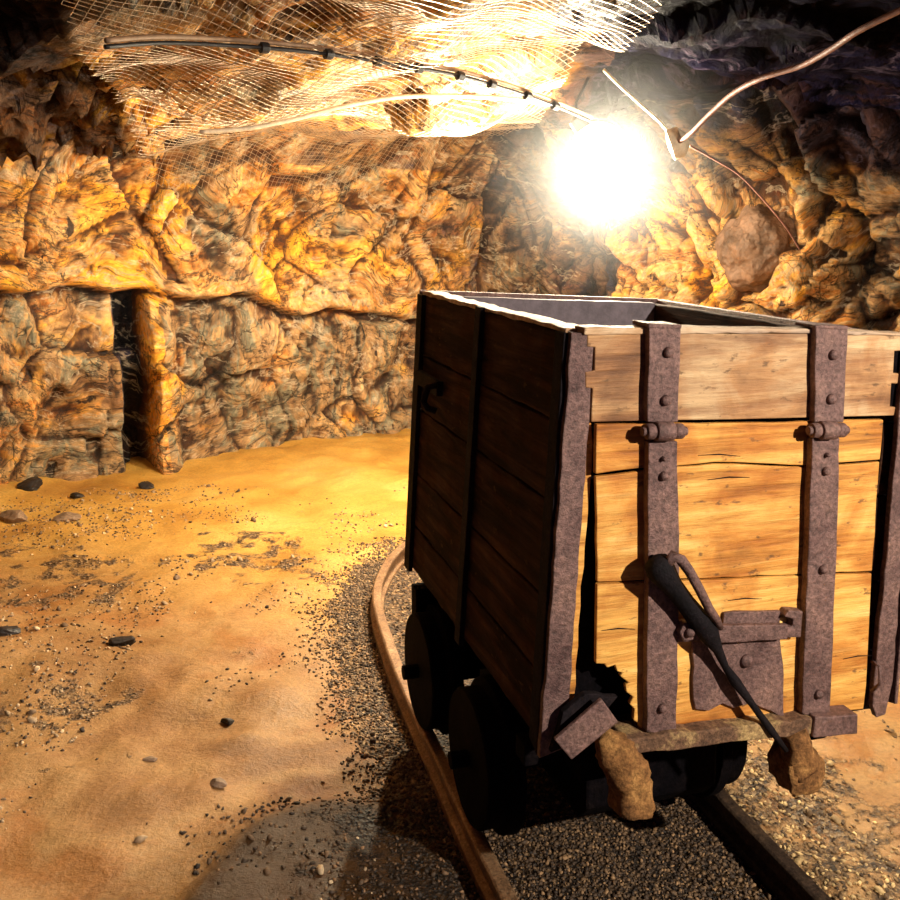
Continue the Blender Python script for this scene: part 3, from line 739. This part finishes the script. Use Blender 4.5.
# ------------------------------------------------------------------ cables
def through(pix, z=None, off=.03):
    out = []
    for px, py in pix:
        r = ray(px, py); best = None
        for b in (ceil_bvh, wall_bvh):
            h = b.ray_cast(EYE, r.normalized())
            if h[0] is not None and (best is None or h[3] < best): best = h[3]
        out.append(EYE + r.normalized() * (best - off))
    return out
def smoothpts(P, n=8, it=2):
    P = [Vector(p) for p in P]
    for _ in range(it): P = [P[0]] + [(P[i - 1] + P[i] * 2 + P[i + 1]) / 4 for i in range(1, len(P) - 1)] + [P[-1]]
    return catmull([tuple(p) for p in P], n)
def carve(pix, d0, d1):
    """world polyline whose distance grows from d0 to d1"""
    out = []
    for i, (px, py) in enumerate(pix):
        t = i / (len(pix) - 1); out.append(EYE + ray(px, py) * (d0 + (d1 - d0) * t))
    return out
cb = smoothpts(carve([(105, 47), (160, 43), (220, 45), (290, 50), (350, 57), (405, 66), (460, 76), (510, 90), (555, 106), (592, 122)], 3.05, 4.7), 8, 0)
root = empty('cable', tuple(cb[0])); tag(root, 'long black cable with tie clips running along a pipe across the roof to the lamp', 'cable')
def local(P, o): return [Vector(p) - Vector(o.location) for p in P]
m = MB(); m.tube(local(cb, root), .008, 8); m.build('sheath', CABLE, root, 0, True)
m = MB(); m.tube([p + Vector((0, .01, .022)) for p in local(cb, root)], .010, 8); m.build('pipe', PIPE, root, 0, True)
for f in (.30, .405, .50, .585, .67, .745, .82, .90):
    p = local([cb[int(f * (len(cb) - 1))]], root)[0]; q = local([cb[int(f * (len(cb) - 1)) + 1]], root)[0]
    m = MB(); t = (q - p).normalized(); m.tube([p - t * .016, p + t * .016], .021, 10); m.build('tie_clip', CABLE, root, .002)
hs = smoothpts(carve([(672, 146), (690, 134), (712, 112), (735, 92), (762, 78), (800, 66), (830, 50), (860, 30), (905, 8)], 4.3, 3.0), 8, 0)
m = MB(); m.tube(hs, .011, 10); tag(m.build('hose', HOSE, None, 0, True), 'reddish brown hose hanging in a curve across the dark roof at upper right', 'hose')
th = smoothpts(carve([(604, 70), (620, 86), (640, 104), (660, 122), (674, 138), (684, 144)], 4.6, 4.3), 6, 0)
m = MB(); m.tube(th, .008, 6); tag(m.build('cord', PALE, None, 0, True), 'thin pale cord stretched down to the end of the brown hose', 'cord')
th = smoothpts(carve([(690, 146), (712, 158), (738, 174), (760, 196), (785, 226), (800, 250)], 4.4, 5.2), 6, 0)  # strand added in place of a crack edge in the rock
m = MB(); m.tube(th, .005, 6); tag(m.build('cord', HOSE, None, 0, True), 'thin brown strand standing in for a crack edge between the hose end and the right rock wall', 'cord')
th = smoothpts(carve([(200, 132), (250, 128), (295, 119), (345, 106), (400, 97), (460, 96), (520, 100), (570, 108)], 4.6, 4.8), 6, 0)  # strand added in place of the brightly lit mesh fold
m = MB(); m.tube(th, .012, 6); tag(m.build('cord', PALE, None, 0, True), 'pale strand standing in for the bright fold of the wire mesh left of the lamp', 'cord')

# ------------------------------------------------------------------ lamp
LP = EYE + ray(607, 164) * 4.75
lamp = empty('work_lamp', tuple(LP)); tag(lamp, 'glaring work lamp hung under the roof behind the mine cart', 'lamp')
ax = Vector((.55, 0, -.83)).normalized()
m = MB(); m.lathe([(.17 * math.sin(q) * (1 - .12 * math.cos(q)) + .004, -.22 * math.cos(q)) for q in [math.pi * k / 20 for k in range(21)]], (0, 0, 0), ax, 32); gl = m.build('lamp_glass', GLOW, lamp, 0, True); gl.visible_shadow = True
m = MB(); m.lathe([(.035, -.19), (.05, -.20), (.05, -.27), (.02, -.29)], (0, 0, 0), ax, 20); m.build('socket', CABLE, lamp, .002)
m = MB(); m.tube([-ax * .28, Vector((-.16, 0, .30)), Vector((-.10, 0, .42))], .008, 8); m.build('hanger', CABLE, lamp, 0, True)
m = MB(); m.lathe([(.02, 0), (.07, -.01), (.07, -.06), (.03, -.09), (.01, -.09)], EYE + ray(668, 146) * 4.3, (-1, .2, -.35), 16)
tag(m.build('connector', PALE, None, .002, True), 'pale cable connector at the lower end of the brown hose', 'connector')

# ------------------------------------------------------------------ single stones
def stone(x, y, s, mat, label, group=None, flat=.6, name='stone', z=None):
    import bmesh
    bm = bmesh.new(); bmesh.ops.create_icosphere(bm, subdivisions=4 if name == 'stone' else 6, radius=1)
    sd = Vector((random.uniform(0, 50), random.uniform(0, 50), 3))
    dirs = [Vector((random.gauss(0, 1), random.gauss(0, 1), random.gauss(0, 1))).normalized() for _ in range(9)]
    for v in bm.verts:
        p = v.co.normalized(); k = 1
        for d in dirs: 
            c = p.dot(d)
            if c > .55: k = min(k, .62 / c)
        v.co = p * ((k * (1 + .10 * noise.noise(p * 3 + sd))) if name == 'stone' else (.92 + .22 * noise.noise(p * 1.6 + sd) + .05 * fbm(p * 4 + sd, 4)))
    for v in bm.verts: v.co = Vector((v.co.x * s[0], v.co.y * s[1], v.co.z * s[2]))
    me = bpy.data.meshes.new(name); bm.to_mesh(me); bm.free(); me.materials.append(mat)
    o = bpy.data.objects.new(name, me); C.objects.link(o)
    o.location = (x, y, (gz(x, y) if z is None else z) + s[2] * .35); tag(o, label, 'rock', group); return o
STB = mat_plain('black_rock', (.02, .016, .016), .5, 0, .5, 12); STG = mat_plain('grey_rock', (.26, .17, .11), .75, 0, .5, 9)
for px, py, s, mt, lb in ((146, 488, .055, STB, 'small black rock lying alone on the wet floor at the foot of the wall'),
        (30, 492, .09, STB, 'dark broken rock in the rubble at the left edge, the farthest of the pile'),
        (14, 520, .085, STG, 'pale brown rock at the left edge in front of the dark rubble'),
        (68, 522, .07, STG, 'flat tan rock at the right end of the rubble by the wall'),
        (78, 498, .045, STB, 'small dark rock between the rubble and the wall foot'),
        (122, 648, .045, STB, 'dark stone lying on its own on the orange floor, left of centre'),
        (228, 722, .022, STB, 'little dark stone on the pale dirt left of the gravel strip'),
        (150, 757, .020, STG, 'little brown stone in the lower left of the floor'),
        (8, 640, .05, STB, 'dark stone cut by the left edge of the picture'),
        (218, 790, .026, STG, 'reddish stone beside the shadow-coloured mound')):
    p = atz(px, py, 0); stone(p.x, p.y, (s * 1.3, s, s * .6), mt, lb, 'loose rocks on the tunnel floor')
r_ = ray(760, 245).normalized(); h_ = wall_bvh.ray_cast(EYE, r_); b = EYE + r_ * (h_[3] + .06)
bo = stone(b.x, b.y, (.34, .3, .34), ROCKB, 'rounded boulder bulging from the right wall above the cart', None, 1, 'boulder', b.z - .12)

# ------------------------------------------------------------------ light
def light(kind, name, loc, power, col, size=.2, target=None, **kw):
    l = bpy.data.lights.new(name, kind); l.energy = power; l.color = col
    o = bpy.data.objects.new(name, l); C.objects.link(o); o.location = loc
    if kind == 'POINT': l.shadow_soft_size = size
    if kind == 'SPOT': l.shadow_soft_size = size; l.spot_size = math.radians(kw.get('cone', 70)); l.spot_blend = .6
    if kind == 'AREA': l.size = size
    if target is not None: o.rotation_euler = (Vector(target) - Vector(loc)).to_track_quat('-Z', 'Y').to_euler()
    return o
light('POINT', 'lamp_and_fill_light', tuple(LP + Vector((-.05, -.24, -.10))), 250, (1, .87, .64), .08)
light('POINT', 'lamp_and_fill_light', (.15, 5.8, 2.1), 390, (1, .85, .58), .03)  # added light with no fixture, brightens the left wall and floor
light('SPOT', 'key_light', (2.5, .1, 2.38), 760, (1, .90, .74), .04, (.7, 2.6, .6), cone=80)
w = bpy.data.worlds.new('world'); sc.world = w; w.use_nodes = True
w.node_tree.nodes['Background'].inputs[0].default_value = (.10, .09, .30, 1); w.node_tree.nodes['Background'].inputs[1].default_value = .16
k = bpy.data.materials.new('lamp_haze'); k.use_nodes = True; t = k.node_tree; t.nodes.clear()
ou = t.nodes.new('ShaderNodeOutputMaterial'); vs_ = t.nodes.new('ShaderNodeVolumeScatter'); vs_.inputs['Anisotropy'].default_value = .1
tc = t.nodes.new('ShaderNodeTexCoord'); gr = t.nodes.new('ShaderNodeTexGradient'); gr.gradient_type = 'SPHERICAL'
pw = t.nodes.new('ShaderNodeMath'); pw.operation = 'POWER'; pw.inputs[1].default_value = 2.5
ml = t.nodes.new('ShaderNodeMath'); ml.operation = 'MULTIPLY'; ml.inputs[1].default_value = .40
t.links.new(tc.outputs['Object'], gr.inputs[0]); t.links.new(gr.outputs['Fac'], pw.inputs[0]); t.links.new(pw.outputs[0], ml.inputs[0]); t.links.new(ml.outputs[0], vs_.inputs['Density']); t.links.new(vs_.outputs[0], ou.inputs['Volume'])
m = MB(); m.lathe([(max(.001, math.sin(math.pi * q / 16)), -math.cos(math.pi * q / 16)) for q in range(17)], (0, 0, 0), (0, 0, 1), 32)
hz = m.build('haze', k, None, 0, True); hz.location = LP; hz.scale = (.85, .85, .85)
tag(hz, 'soft bright haze hanging in the air around the glaring work lamp', 'haze', kind='stuff')
light('AREA', 'ambient', (0, -1.2, 2.3), 4, (.5, .45, 1), 4, (0, 3, 1))
sc.view_settings.view_transform = 'Standard'; sc.view_settings.look = 'None'; sc.view_settings.exposure = 0
try: sc.cycles.max_bounces = 4; sc.cycles.diffuse_bounces = 2; sc.cycles.use_denoising = True
except Exception: pass
